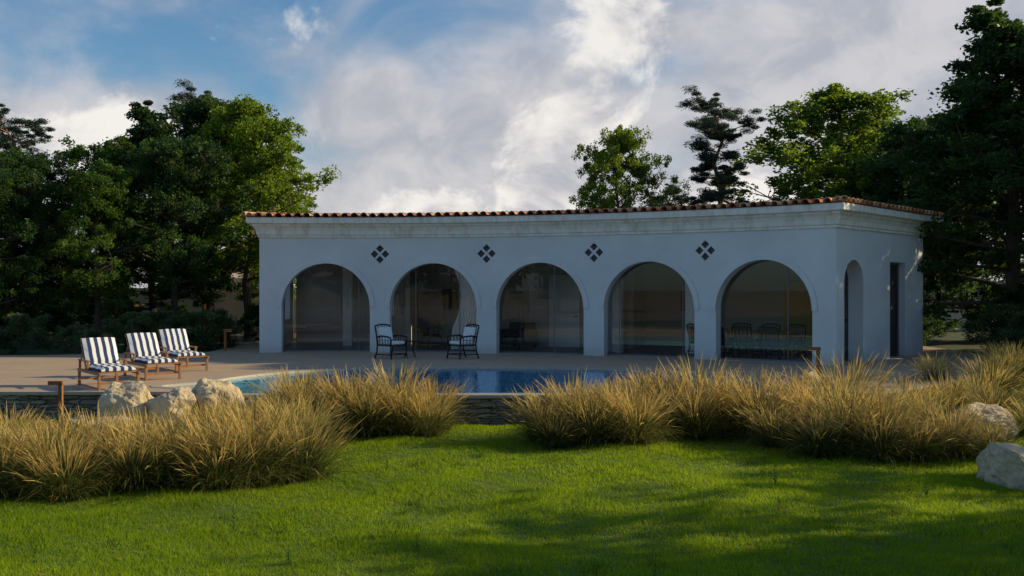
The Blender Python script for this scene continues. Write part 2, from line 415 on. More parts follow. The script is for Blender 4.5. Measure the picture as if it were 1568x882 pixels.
for i in range(n+1):
    for j in range(9):
        z=.08+2.75*j/8; u=i/n; wd=.95-.45*math.sin(math.pi*min(1,(2.83-z)/2.2))*.7
        V.append(M(P[2]-.55+(u-1)*wd+.25,.55+.05*math.sin(u*50),z))
for i in range(n):
    for j in range(8): a=i*9+j; F.append([a,a+9,a+10,a+1])
mk('curtain',V,F,CURT,house,smooth=True)

# ---------------------------------------------------------------- terrace + pool
def catmull(P,closed=True,k=8):
    out=[];n=len(P)
    for i in range(n):
        p0,p1,p2,p3=[Vector(P[(i+j)%n]) for j in (-1,0,1,2)]
        for t in range(k):
            t/=k; out.append(.5*((2*p1)+(-p0+p2)*t+(2*p0-5*p1+4*p2-p3)*t*t+(-p0+3*p1-3*p2+p3)*t**3))
    return out
pc=[(-6.15,19.9),(-6.45,21.4),(-5.7,23.3),(-4.2,24.5),(-2.2,25.0),(0,25.0),(2.2,24.6),(4.1,23.5),(5.3,21.8),(6.0,20.1)]
sm=catmull(pc)[:]
sm=sm[:len(sm)-8]
sm+= [Vector(pc[-1])]
pool=[Vector((-5.75,18.80))]+sm+[Vector((5.9,18.80))]
pool=[Vector((p.x,max(p.y,18.80))) for p in pool]
outer=[(-30,19.2),(-6.3,19.2),(-6.3,18.6),(6.5,18.6),(8.3,20.3),(10.6,22.6),(12.6,25.6),(14.2,29.5),(14.2,37.5),(-9.5,37.5),(-9.5,31.2),(-14,29.6),(-30,29.2)]
outer=[Vector(p) for p in outer]
ter=empty('terrace')
def slab(name,out,hole,z0,z1,mat,parent):
    polys=[[Vector((p.x,p.y,0)) for p in out]]
    if hole: polys.append([Vector((p.x,p.y,0)) for p in hole])
    tri=tessellate_polygon(polys); allp=[p for q in polys for p in q]
    V=[(p.x,p.y,z1) for p in allp]; F=[list(t) for t in tri]
    for q in ([out]+([hole] if hole else [])):
        b=len(V); n=len(q)
        for p in q: V+=[(p.x,p.y,z1),(p.x,p.y,z0)]
        for i in range(n): j=(i+1)%n; F.append([b+2*i,b+2*j,b+2*j+1,b+2*i+1])
    return mk(name,V,F,mat,parent,recalc=True)
slab('paving',outer,pool,-.08,0,PV,ter)
def offset(poly,o):
    n=len(poly);out=[]
    for i in range(n):
        a=poly[i-1];b=poly[i];c=poly[(i+1)%n]
        d1=(b-a).normalized() if (b-a).length>1e-6 else (c-b).normalized(); d2=(c-b).normalized()
        t=(d1+d2).normalized(); nn=Vector((-t.y,t.x)); out.append(b+nn*o/max(.5,nn.dot(Vector((-d1.y,d1.x)))))
    return out
swimming=empty('swimming_pool')
op=offset(pool,.2)
V=[];F=[];n=len(pool)
inn=offset(pool,-.02)
for a,b in zip(inn,op): V+=[(a.x,max(a.y,18.78),-.04),(a.x,max(a.y,18.78),.010),(b.x,max(b.y,18.62),.010),(b.x,max(b.y,18.62),-.005)]
for i in range(n):
    j=(i+1)%n
    for k in range(3): F.append([4*i+k,4*j+k,4*j+k+1,4*i+k+1])
mk('coping',V,F,COPE,swimming)
V=[];F=[]
for p in pool: V+=[(p.x,p.y,0),(p.x,p.y,-.3),(p.x,p.y,-1.5)]
for i in range(n):
    j=(i+1)%n; F.append([3*i,3*j,3*j+1,3*i+1]); F.append([3*i+1,3*j+1,3*j+2,3*i+2])
F.append([3*i+2 for i in range(n)])
mk('pool_shell',V,F,PT,swimming)
V=[];F=[]; box(V,F,-5.7,5.85,18.803,19.8,-.6,-.08); mk('shallow_ledge',V,F,LEDGE,swimming)
V=[];F=[]; box(V,F,-6.2,-4.6,19.81,22.6,-.9,-.18); mk('sun_shelf',V,F,LEDGE,swimming)
wp=offset(pool,-.003)
mk('pool_water',[(p.x,p.y,-.04) for p in wp],[list(range(len(wp)))],WA,swimming)
sk=[(-30,19.2),(-6.3,19.2),(-6.3,18.6),(6.5,18.6),(8.3,20.3),(10.6,22.6),(12.6,25.6)]
rw=empty('stone_retaining_wall')
V=[];F=[]
for i in range(len(sk)-1):
    a=Vector(sk[i]);b=Vector(sk[i+1]); L=(b-a).length; d=(b-a)/L; nn=Vector((d.y,-d.x)).normalized()
    for r in range(7):
        z0=-.72+r*.095; s=0.0
        while s<L:
            w=random.uniform(.18,.5); e=min(L,s+w); pr=random.uniform(.015,.06)
            p=a+(b-a)*(s/L); q=a+(b-a)*(e/L)
            bb=len(V); g=.004
            for pt_,o in ((p,-.05),(q,-.05),(q,pr),(p,pr)):
                for z in (z0+g,z0+.095-g): V.append((pt_.x+nn.x*o,pt_.y+nn.y*o,z))
            F+= [[bb+x for x in f] for f in ((4,5,7,6),(1,3,5,7),(0,1,7,6),(2,3,5,4),(0,2,4,6))]
            s=e+.006
mk('stone_courses',V,F,SW,rw,recalc=False,bevel=.006)
V=[];F=[]
pts=[Vector(p) for p in sk]
for i in range(len(pts)-1):
    a,b=pts[i],pts[i+1]; d=(b-a).normalized(); nn=Vector((d.y,-d.x))*.075
    bb=len(V)
    for p in (a,b):
        V+= [(p.x-nn.x*1.5,p.y-nn.y*1.5,-.052),(p.x+nn.x,p.y+nn.y,-.052),(p.x+nn.x,p.y+nn.y,.006),(p.x-nn.x*1.5,p.y-nn.y*1.5,.006)]
    F+=[[bb+k,bb+(k+1)%4,bb+4+(k+1)%4,bb+4+k] for k in range(4)]
mk('wall_cap',V,F,COPE,rw)
V=[];F=[]
for i in range(len(pts)-1):
    a,b=pts[i],pts[i+1]; bb=len(V); d=(b-a).normalized(); nn=Vector((d.y,-d.x))*-.02
    V+=[(a.x+nn.x,a.y+nn.y,-.8),(b.x+nn.x,b.y+nn.y,-.8),(b.x+nn.x,b.y+nn.y,-.06),(a.x+nn.x,a.y+nn.y,-.06)]; F.append([bb,bb+1,bb+2,bb+3])
mk('wall_core',V,F,SW,rw)

# ---------------------------------------------------------------- ground
def sstep(a,b,x): t=np.clip((x-a)/(b-a),0,1); return t*t*(3-2*t)
ox=np.array([p.x for p in outer]); oy=np.array([p.y for p in outer])
def inside(x,y,X,Y):
    c=np.zeros(x.shape,bool); n=len(X)
    for i in range(n):
        j=(i-1)%n
        cond=((Y[i]>y)!=(Y[j]>y)); 
        with np.errstate(divide='ignore',invalid='ignore'):
            xi=(X[j]-X[i])*(y-Y[i])/(Y[j]-Y[i]+1e-12)+X[i]
        c^= cond&(x<xi)
    return c
def pdist(x,y,X,Y):
    dm=np.full(x.shape,1e9); n=len(X)
    for i in range(n):
        j=(i+1)%n; dx=X[j]-X[i];dy=Y[j]-Y[i]; t=np.clip(((x-X[i])*dx+(y-Y[i])*dy)/(dx*dx+dy*dy),0,1)
        dm=np.minimum(dm,np.hypot(x-X[i]-t*dx,y-Y[i]-t*dy))
    return dm
def gz(x,y):
    x=np.asarray(x,float);y=np.asarray(y,float)
    und=.05*np.sin(x*.7+1)*np.sin(y*.55)+.03*np.sin(x*1.9+y*1.3)*np.sin(y*1.1)+.018*np.sin(x*3.1-y*2.7)
    near=-.5+und
    rr=sstep(6.5,9,x)*sstep(15.5,24,y)
    far=sstep(24,28.8,y)
    z=near*(1-rr)+(-.07+und*.4)*rr
    z=z*(1-far)+(-.06+und*.6)*far
    return z
xs=np.concatenate([[-700,-250,-100,-60,-45,-36],np.arange(-30,30.01,.3),[36,45,60,100,250,700]])
ys=np.concatenate([[-700,-250,-100,-50,-25,-12,-5,0],np.arange(4,44.01,.3),[50,60,80,120,250,700]])
X,Y=np.meshgrid(xs,ys,indexing='ij'); Z=gz(X,Y)
ins=inside(X,Y,ox,oy); dd=pdist(X,Y,ox,oy)
Z=np.where(ins&(dd>.25),-.75,np.where(ins,np.minimum(Z,-.1),Z))
Z=np.where(ins&(X>-7.2)&(X<6.8)&(Y<26)&(dd>.05),-1.8,Z)
nx,ny=X.shape; V=np.stack([X,Y,Z],-1).reshape(-1,3)
F=[[i*ny+j,(i+1)*ny+j,(i+1)*ny+j+1,i*ny+j+1] for i in range(nx-1) for j in range(ny-1)]
mk('ground',V,F,GD,None,smooth=True,recalc=False)

def lawn():
    Vs=[];Ts=[]
    for (y0,y1,den,w,) in ((7.4,10,4600,.0075),(10,13,3200,.009),(13,16,2200,.011),(16,18.6,1800,.013),(18.6,22,700,.014)):
        hw=.60*y1+2.0; n=int((y1-y0)*2*hw*den)
        x=rng.uniform(-hw,hw,n); y=rng.uniform(y0,y1,n)
        k=~inside(x,y,ox,oy); 
        if y0>18: k&=(x>6)
        x,y=x[k],y[k]; n=len(x); z=gz(x,y)
        a=rng.uniform(0,2*np.pi,n)
        tuft=np.sin(x*1.7+y*.9)*np.sin(y*2.1-x)*.4+np.sin(x*5.3+2*np.sin(y*2))*np.sin(y*4.7+x*1.3)*.35+np.sin(x*13+3*np.sin(y*5))*np.sin(y*11+2*np.sin(x*4))*.35
        L=rng.uniform(.026,.055,n)*(1+.7*tuft)
        ln=rng.normal(0,.5,(n,2))*L[:,None]
        ww=w*rng.uniform(.6,1.2,n)
        b=np.stack([x,y,z-.004],-1); dx=np.stack([np.cos(a)*ww/2,np.sin(a)*ww/2,0*a],-1)
        tip=b+np.stack([ln[:,0],ln[:,1],L],-1)
        Vs.append(np.stack([b-dx,b+dx,tip],1).reshape(-1,3))
        pt=.42+.28*np.sin(x*.8+2*np.sin(y*.5))*np.sin(y*1.1+x*.3)+.14*np.sin(x*3+y*2)*np.sin(y*3.7-x)+.14*tuft
        Ts.append(np.clip(pt+rng.normal(0,.2,n),0,1))
    return fast_mesh('lawn_grass',np.concatenate(Vs),3,np.concatenate(Ts),[L_LAWN])
link(lawn(),'lawn_grass')
def tufts():
    V=[];Tn=[]
    for _ in range(200):
        y=rng.uniform(8,17.5); x=rng.uniform(-.58,.58)*y; h=rng.uniform(.05,.12); R0=rng.uniform(.03,.12); n=int(rng.integers(14,45))
        bx=x+rng.normal(0,R0,n); by=y+rng.normal(0,R0,n); bz=gz(bx,by)
        for i in range(n):
            a=rng.uniform(0,6.28); c,s=math.cos(a)*.005,math.sin(a)*.005; L=h*rng.uniform(.5,1.1); lx,ly=rng.normal(0,.45,2)*L
            V+=[(bx[i]-c,by[i]-s,bz[i]-.01),(bx[i]+c,by[i]+s,bz[i]-.01),(bx[i]+lx,by[i]+ly,bz[i]+L)]; Tn.append(rng.uniform(.1,.9))
    return fast_mesh('grass_tufts',np.array(V),3,np.array(Tn),[L_TUFT])
link(tufts(),'grass_tufts')

# ---------------------------------------------------------------- ornamental grass
def orn(seed,nb=950,H=.88):
    r=np.random.default_rng(seed); 
    az=r.uniform(0,2*np.pi,nb); rad=np.abs(r.normal(0,.14,nb)); L=H*r.uniform(.4,1.1,nb); lean=np.clip(np.abs(r.normal(.48,.32,nb)),.02,1.25)
    stalk=r.random(nb)<.25; lean=np.where(stalk,lean*.6,lean); L=np.where(stalk,H*r.uniform(.8,1.3,nb),L)
    dirx=np.cos(az);diry=np.sin(az); az2=az+r.normal(0,.6,nb); dx=np.cos(az2);dy=np.sin(az2)
    base=np.stack([dirx*rad,diry*rad,np.full(nb,-.03)],-1)
    K=6; ts=np.linspace(0,1,K); pts=[]
    droop=np.where(stalk,r.uniform(.1,.8,nb),r.uniform(.3,1.7,nb))
    p=base.copy(); pts.append(p)
    for k in range(1,K):
        ang=lean+droop*ts[k]**2*1.1
        st=L/(K-1); p=p+np.stack([dx*np.sin(ang)*st,dy*np.sin(ang)*st,np.cos(ang)*st],-1); pts.append(p)
    side=np.stack([-dy,dx,0*dx],-1)
    tw=r.uniform(-1,1,nb); side=side*np.cos(tw)[:,None]+np.stack([0*dx,0*dx,np.sin(tw)],-1)
    w0=r.uniform(.007,.013,nb)
    quads=[];tint=[]
    rnd=r.normal(0,.10,nb); warm=np.where(r.random(nb)<.25,.25,0)
    for k in range(K-1):
        wa=w0*(1-ts[k]*.75); wb=w0*(1-ts[k+1]*.75)
        wa=np.where(stalk&(k>=K-2),.019,np.where(stalk,.004,wa)); wb=np.where(stalk&(k>=K-3),.017,np.where(stalk,.004,wb))
        if k==K-2: wb=np.where(stalk,.004,wb*.3)
        q=np.stack([pts[k]-side*wa[:,None]/2,pts[k]+side*wa[:,None]/2,pts[k+1]+side*wb[:,None]/2,pts[k+1]-side*wb[:,None]/2],1)
        quads.append(q.reshape(-1,3)); tint.append(np.clip(.03+.6*(ts[k]+.1)**1.9+(rnd+warm)*(.3+ts[k])+np.where(stalk&(k>=K-3),.42,0),0,1))
    return fast_mesh('ornamental_grass_clump',np.concatenate(quads),4,np.concatenate(tint),[L_ORN])
orns=[orn(i) for i in range(5)]
beds={
 'l':[(-6.2,11.9,1.05),(-5.6,12.3,1.0),(-5.2,11.7,.95),(-4.7,12.2,1.0),(-4.2,12.7,1.0),(-3.75,12.4,1.05),(-3.3,12.9,1.15),(-2.95,13.4,1.15),(-3.5,13.8,1.15),(-4.2,13.9,1.0),(-4.9,13.5,.9),(-5.6,13.4,.85),(-6.4,13.2,.85),(-7.2,13.0,.85),(-7.4,14.3,.75),(-6.5,14.5,.7),(-5.6,14.6,.7),(-4.6,14.9,.85),(-3.8,15.0,1.0),(-8.2,14.9,.75),(-8.3,13.2,.85),(-6.9,12.1,1.0),(-3.2,14.4,1.0),(-4.5,16.0,.85),(-4.1,16.8,.9)],
 'm':[(-3.6,17.3,1.05),(-3.1,17.8,1.1),(-2.7,17.1,1.1),(-2.2,17.6,1.15),(-1.8,17.0,1.05),(-1.4,17.6,1.0),(-2.3,16.7,.95),(-1.55,16.7,.85),(-4.1,17.8,1),(-3.3,16.4,.8)],
 'c':[(.5,16.0,.95),(.9,16.4,1.1),(1.15,15.7,1.0),(1.6,16.0,1),(1.95,15.7,.9),(1.4,16.7,1.1),(2.1,16.5,.8),(.75,15.6,.7),(2.3,17.6,1.2),(2.8,17.1,1.1),(3.2,17.6,1.3),(3.7,17.2,1.1),(3.0,16.6,.9),(2.6,17.9,1.2)],
 'r':[(4.2,15.6,.9),(4.5,15.0,.95),(5.0,15.3,1.1),(5.3,14.7,.9),(5.7,15.2,1.1),(6.0,14.7,.85),(6.5,15.0,1),(6.9,14.7,.8),(4.1,16.6,1.15),(4.7,16.4,1.2),(5.4,16.3,1.2),(6.1,16.2,1.2),(6.9,16.4,1.0),(4.9,17.6,1.2),(5.8,17.5,1.25),(6.8,17.6,1.1),(7.8,18.0,1.0),(8.6,17.6,.8),(8.9,18.8,.95),(9.7,18.3,.8),(9.5,20.0,1.0),(10.6,19.5,.8),(10.5,21.2,1.0),(11.6,20.8,.8),(9.3,21.4,.8),(11.2,22.4,1.0),(12.6,22.5,.9),(8.6,16.2,.7),(9.8,16.9,.7),(13.4,24.0,.9)]}
for k,L in beds.items():
    e=empty('ornamental_grass')
    for i,(x,y,s) in enumerate(L):
        s*=random.uniform(.82,1.06)
        link(orns[(i*3+ord(k))%5],'grass_clump',e,(x+random.uniform(-.15,.15),y+random.uniform(-.15,.15),float(gz(x,y))),(random.uniform(-.1,.1),random.uniform(-.1,.1),random.uniform(0,6.28)),(s*1.02,s*1.02,s))

# ---------------------------------------------------------------- rocks
def rock(loc,sc_,seed,rot=0):
    bm=bmesh.new(); bmesh.ops.create_icosphere(bm,subdivisions=5,radius=1); r=random.Random(seed)
    pl=[(Vector((r.gauss(0,1),r.gauss(0,1),r.gauss(0,.8))).normalized(),r.uniform(.62,.9)) for _ in range(13)]
    off=Vector((seed*3.1,seed*1.7,0))
    for v in bm.verts:
        p=v.co.copy()
        for nrm,dd_ in pl:
            e=p.dot(nrm)-dd_
            if e>0: p-=nrm*e*.92
        p+=p.normalized()*(mnoise.fractal(p*1.6+off,1,2,5)*.13+mnoise.fractal(p*6+off,1,2,4)*.035)
        v.co=Vector((p.x*sc_[0],p.y*sc_[1],p.z*sc_[2]))
    me=bpy.data.meshes.new('boulder'); bm.to_mesh(me); bm.free(); me.materials.append(RK)
    return link(me,'boulder',None,loc,(0,0,rot))
for i,(l,s) in enumerate([((-6.9,17.8,-.22),(.65,.55,.55)),((-6.0,17.6,-.2),(.7,.5,.5)),((-5.35,17.9,-.15),(.55,.55,.6)),((-4.7,18.0,-.3),(.5,.4,.38)),
    ((-6.6,16.7,-.42),(1.0,.5,.25)),((-8.4,16.0,-.42),(.7,.5,.22)),((6.62,12.95,-.38),(.74,.55,.46)),((7.75,16.6,-.35),(.75,.6,.45)),((6.3,20.9,.06),(.24,.2,.18)),((8.0,21.9,.02),(.3,.25,.2)),((8.6,22.3,-.02),(.2,.25,.16)),((-7.6,17.4,-.42),(.35,.3,.2))]):
    rock(l,s,i+3,random.uniform(0,6))

# ---------------------------------------------------------------- trees
def leaf_quads(cs,rs,n,size,el,flat,r,ctint):
    k=len(cs); cs=np.repeat(cs,n,0); rr=np.repeat(rs,n); ct=np.repeat(ctint,n); N=len(cs)
    d=r.normal(0,1,(N,3)); d/=np.linalg.norm(d,axis=1)[:,None]; d*= (r.random(N)**.6*rr*1.08)[:,None]; 
    up=d[:,2]/(rr+1e-6); d[:,2]*=flat
    p=cs+d
    a=r.normal(0,1,(N,3)); a[:,2]*=.6; a/=np.linalg.norm(a,axis=1)[:,None]
    b=np.cross(a,r.normal(0,1,(N,3))*np.array([1,1,.5])); b/=np.linalg.norm(b,axis=1)[:,None]+1e-9
    L=size*r.uniform(.6,1.25,N); W=L*el
    q=np.stack([p-a*L[:,None]/2,p+b*W[:,None]/2,p+a*L[:,None]/2,p-b*W[:,None]/2],1).reshape(-1,3)
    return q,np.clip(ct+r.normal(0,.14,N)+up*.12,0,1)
def tree(name,seed,h,cr,cb,nl,leafmat,barkmat,prof,nleaf=120,size=.13,el=.55,rise=.45,clr=.42,flat=.8,sub=9,tr=.16,droop=0):
    r=np.random.default_rng(seed); V=[];F=[]; cs=[];rs=[]
    tp=[Vector((0,0,-.3))]; 
    for i in range(1,9): t=i/8; tp.append(Vector((r.normal(0,.09)*t*2,r.normal(0,.09)*t*2,h*.93*t)))
    tube(V,F,tp,[tr*(1-.85*i/8)+.015 for i in range(9)],8)
    def tpt(t): f=t*8; i=min(7,int(f)); return tp[i].lerp(tp[i+1],f-i)
    for i in range(nl):
        t=cb+(1-cb)*((i+.5)/nl)**.9*.98; az=i*2.4+r.uniform(-.6,.6); u=(t-cb)/(1-cb)
        L=cr*prof(u)*r.uniform(.62,1.2); p0=tpt(min(.99,t)); dirv=Vector((math.cos(az),math.sin(az),rise*(.4+u)+r.normal(0,.16)-droop)).normalized()
        p1=p0+dirv*L*.5+Vector((0,0,r.normal(0,.05))); p2=p0+dirv*L+Vector((0,0,-.06*L))
        rb=tr*.42*(1-.6*u); tube(V,F,[p0,p1,p2],[rb,rb*.6,.012],5)
        cs.append(p2);rs.append(clr*r.uniform(.55,1.1))
        for k in range(sub):
            f=r.uniform(.3,1.0); q=p0.lerp(p2,f); sd=Vector((r.normal(0,1),r.normal(0,1),r.normal(.25,.7))).normalized()
            e=q+(sd+dirv*.4)*L*r.uniform(.15,.45)
            tube(V,F,[q,(q+e)/2+Vector((0,0,.03)),e],[rb*.35,rb*.22,.008],4)
            cs.append(e);rs.append(clr*r.uniform(.4,1.15))
    for k in range(5):
        cs.append(tp[-1]+Vector((r.normal(0,.15),r.normal(0,.15),h*.012*k)));rs.append(clr*(.8-.1*k))
    C=np.array([tuple(c) for c in cs]); RS=np.array(rs)
    q,tint=leaf_quads(C,RS,nleaf,size,el,flat,r,np.clip(.45+r.normal(0,.18,len(C)),.05,.95))
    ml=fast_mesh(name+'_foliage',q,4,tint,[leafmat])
    mb=bpy.data.meshes.new(name+'_trunk'); mb.from_pydata([tuple(v) for v in V],[],F); mb.materials.append(barkmat)
    return ml,mb
rnd=lambda u: (1-(2*u-.85)**2*.62 if u<.9 else .42)
ovo=lambda u: max(.25,math.sin(math.pi*(u*.85+.15))**.7)
spi=lambda u: max(.12,(1-u)**.75+.06)
VA=tree('a',1,9,2.9,.24,36,L_MD,BK,rnd)
VB=tree('b',2,9,2.3,.25,38,L_BR,BK,ovo)
VC=tree('c',3,9,3.0,.24,42,L_DK,BK,ovo,nleaf=130)
VD=tree('d',4,9,2.7,.12,54,L_DK,BK,spi,nleaf=130,rise=.2,clr=.40,flat=.6,sub=8)
VE=tree('e',8,9,2.7,.22,44,L_BR,BK,rnd,sub=12,clr=.36,nleaf=100,size=.12,rise=.35)
VP=tree('p',5,10,2.5,.42,24,L_PN,BKP,lambda u:.78+.3*math.sin(u*9)-.5*u*u,nleaf=210,size=.16,el=.16,rise=.18,clr=.36,flat=.42,sub=9,tr=.17)
VT=tree('t',12,9,3.0,.25,30,L_MD,BK,rnd,nleaf=34,size=.14,sub=7)  # sparse crown for the unseen trees, thinned so their shade falls dappled
VS=tree('s',6,1.3,.75,.08,14,L_SH,BK,ovo,nleaf=150,size=.07,clr=.24,flat=.8,sub=3,tr=.03)
VG=tree('g',9,2.6,1.5,.05,22,L_DK,BK,ovo,nleaf=150,size=.09,clr=.38,flat=.8,sub=4,tr=.05)
def plant(v,name,x,y,s,rot=None,sx=1.0,parent=None):
    z=float(gz(x,y)) if y<200 else 0
    e=empty(name,(x,y,z),random.uniform(0,6.28) if rot is None else rot); e.scale=(s*sx,s*sx,s)
    if parent: e.parent=parent
    link(v[0],'foliage',e); link(v[1],'trunk',e); return e
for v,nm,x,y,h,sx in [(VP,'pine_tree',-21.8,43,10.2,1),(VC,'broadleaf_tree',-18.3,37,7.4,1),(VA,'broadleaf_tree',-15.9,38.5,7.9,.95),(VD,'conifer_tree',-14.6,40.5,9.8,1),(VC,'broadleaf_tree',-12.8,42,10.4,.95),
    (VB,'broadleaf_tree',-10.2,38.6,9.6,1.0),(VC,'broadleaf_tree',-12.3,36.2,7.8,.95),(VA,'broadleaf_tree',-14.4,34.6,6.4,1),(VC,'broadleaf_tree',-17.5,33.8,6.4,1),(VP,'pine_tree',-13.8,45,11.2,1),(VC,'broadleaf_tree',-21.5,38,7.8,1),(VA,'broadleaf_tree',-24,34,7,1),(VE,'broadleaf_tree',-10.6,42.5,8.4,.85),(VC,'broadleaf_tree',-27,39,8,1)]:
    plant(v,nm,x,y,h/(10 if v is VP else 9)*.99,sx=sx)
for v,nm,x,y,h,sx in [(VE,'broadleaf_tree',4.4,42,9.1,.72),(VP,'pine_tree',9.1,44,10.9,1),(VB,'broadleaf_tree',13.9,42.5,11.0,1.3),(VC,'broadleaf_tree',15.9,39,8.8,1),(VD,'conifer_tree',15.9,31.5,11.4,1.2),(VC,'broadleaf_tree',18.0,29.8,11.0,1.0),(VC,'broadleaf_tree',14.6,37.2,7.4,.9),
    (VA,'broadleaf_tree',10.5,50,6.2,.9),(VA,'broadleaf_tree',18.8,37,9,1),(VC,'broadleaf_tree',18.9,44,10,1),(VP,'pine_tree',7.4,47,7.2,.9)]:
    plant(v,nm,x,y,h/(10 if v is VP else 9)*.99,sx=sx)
for v,x,y,h,sx in [(VA,18.5,25,7.0,1),(VT,22,19.5,6.2,1),(VT,18.5,15.5,7.0,1),(VT,13.4,12.0,6.4,1.1),(VT,11.4,9.2,5.6,1.1),(VC,22,28.5,10,1),(VA,16.5,11.2,7.6,.9)]:  # unseen trees added right of the view to cast dappled shade
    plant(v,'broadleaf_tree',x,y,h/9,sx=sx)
dt=empty('distant_trees')
for i in range(24):
    x=-62+i*5.4+random.uniform(-1,1); y=55+random.uniform(-3,6)
    plant(random.choice([VA,VC,VC]),'tree',x,y,random.uniform(.45,.62),parent=dt,sx=1.7)
for i in range(14):
    x=-38+i*5.6+random.uniform(-1,1); plant(random.choice([VA,VC,VE]),'tree',x,-26+random.uniform(-3,3),random.uniform(.8,1.1),parent=dt,sx=1.3)
hedge=empty('undergrowth')
for i in range(20):
    x=-31+i*1.15; plant(VG,'bush',x,34.5+random.uniform(-1.2,6),random.uniform(.3,.6),parent=hedge)
for i in range(16):
    x=13.8+i*.75; plant(VG,'bush',x,31.5+random.uniform(-1,8),random.uniform(.45,.9),parent=hedge)
for i in range(15):
    plant(VG,'bush',-34+i*1.2,44+random.uniform(-1,1),random.uniform(.5,.9),parent=hedge)
for x,y,s in [(-17.5,31.2,.8),(-16.6,30.9,.7),(-15.4,31.3,.9),(-14,31.5,.7),(-12.6,31.7,.8),(-11.8,31.9,1.0),(-11,32.1,1.0),(-10.2,32.3,.9),(-19,30.6,.9),(-20.5,30.5,.9),(-9.9,33.4,.9),(-18.2,30.3,.5),(-13.2,31.0,.5),
    (14.9,28.5,1.1),(15.6,27.3,1.2),(14.6,26.4,.9),(16.3,26.0,1.2),(15.2,25.2,1.0),(14.9,30.2,1.1),(16.8,28.2,1.2),(13.7,25.1,.7)]:
    plant(VS,'shrub',x,y,s*random.uniform(.9,1.1))
V=[];F=[]; box(V,F,-40,-4,46.6,46.9,-.2,1.9); box(V,F,-40.05,-3.95,46.52,46.98,1.903,2.0); box(V,F,8,45,47.6,47.9,-.2,2.3); mk('garden_wall',V,F,GWALL,None,bevel=.01)
ob=empty('white_outbuilding'); V=[];F=[]; box(V,F,-16.5,-11.5,50,54,-.2,2.5); mk('walls',V,F,WHITE,ob)
V=[(-16.8,49.7,2.5),(-11.2,49.7,2.5),(-11.2,54.3,2.5),(-16.8,54.3,2.5),(-16.8,52,3.5),(-11.2,52,3.5)]; mk('roof',V,[[0,1,5,4],[2,3,4,5],[0,4,3],[1,2,5],[0,3,2,1]],GWALL,ob)
V=[];F=[]; box(V,F,-15.6,-14.8,49.97,50.0,.9,1.9); box(V,F,-13.2,-12.4,49.97,50.0,0,2.0); mk('window_and_door',V,F,GRAY,ob)
V=[];F=[]
for i in range(200): x=-30+i*.3; box(V,F,x,x+.09,-16,-15.97,-.55,.55)
box(V,F,-30,30,-15.968,-15.93,-.25,-.17); box(V,F,-30,30,-15.968,-15.93,.2,.28); mk('picket_fence',V,F,WHITE)
def weed(x,y,h,seed):
    r=np.random.default_rng(seed); n=34; V=[]
    for i in range(n):
        t=i/n; z=h*t; az=i*2.4; L=h*.28*(1-.6*t)*r.uniform(.7,1.2); w=L*.16; c,s=math.cos(az),math.sin(az); e=z+L*.6
        V+=[(0,0,z),(c*L*.5-s*w,s*L*.5+c*w,(z+e)/2),(c*L,s*L,e),(c*L*.5+s*w,s*L*.5-c*w,(z+e)/2)]
    V+=[(-.003,0,-.02),(.003,0,-.02),(.002,0,h),(-.002,0,h)]
    me=fast_mesh('weed',np.array(V),4,r.uniform(.2,.7,n+1),[L_MD]); link(me,'weed',None,(x,y,float(gz(x,y))))
for i,(x,y,h) in enumerate([(-2.8,10.0,.28),(4.9,11.8,.34),(3.0,11.2,.2),(1.25,8.7,.2),(-.9,9.4,.18),(3.35,12.7,.3),(2.2,9.8,.15),(-1.7,13.5,.2),(5.6,10.6,.2),(-2.0,8.9,.15)]): weed(x,y,h,i)
n=160; y=rng.uniform(8,18,n); x=rng.uniform(-.5,.5,n)*y*1.1; z=gz(x,y)+.03; V=[]
for i in range(n):
    a=rng.uniform(0,6.3); L=rng.uniform(.012,.03); c,s=math.cos(a)*L,math.sin(a)*L
    V+=[(x[i]-c,y[i]-s,z[i]),(x[i]+s*.6,y[i]-c*.6,z[i]+.01),(x[i]+c,y[i]+s,z[i]+.015),(x[i]-s*.6,y[i]+c*.6,z[i])]
link(fast_mesh('fallen_leaves',np.array(V),4,None,[RUST]),'fallen_leaves')

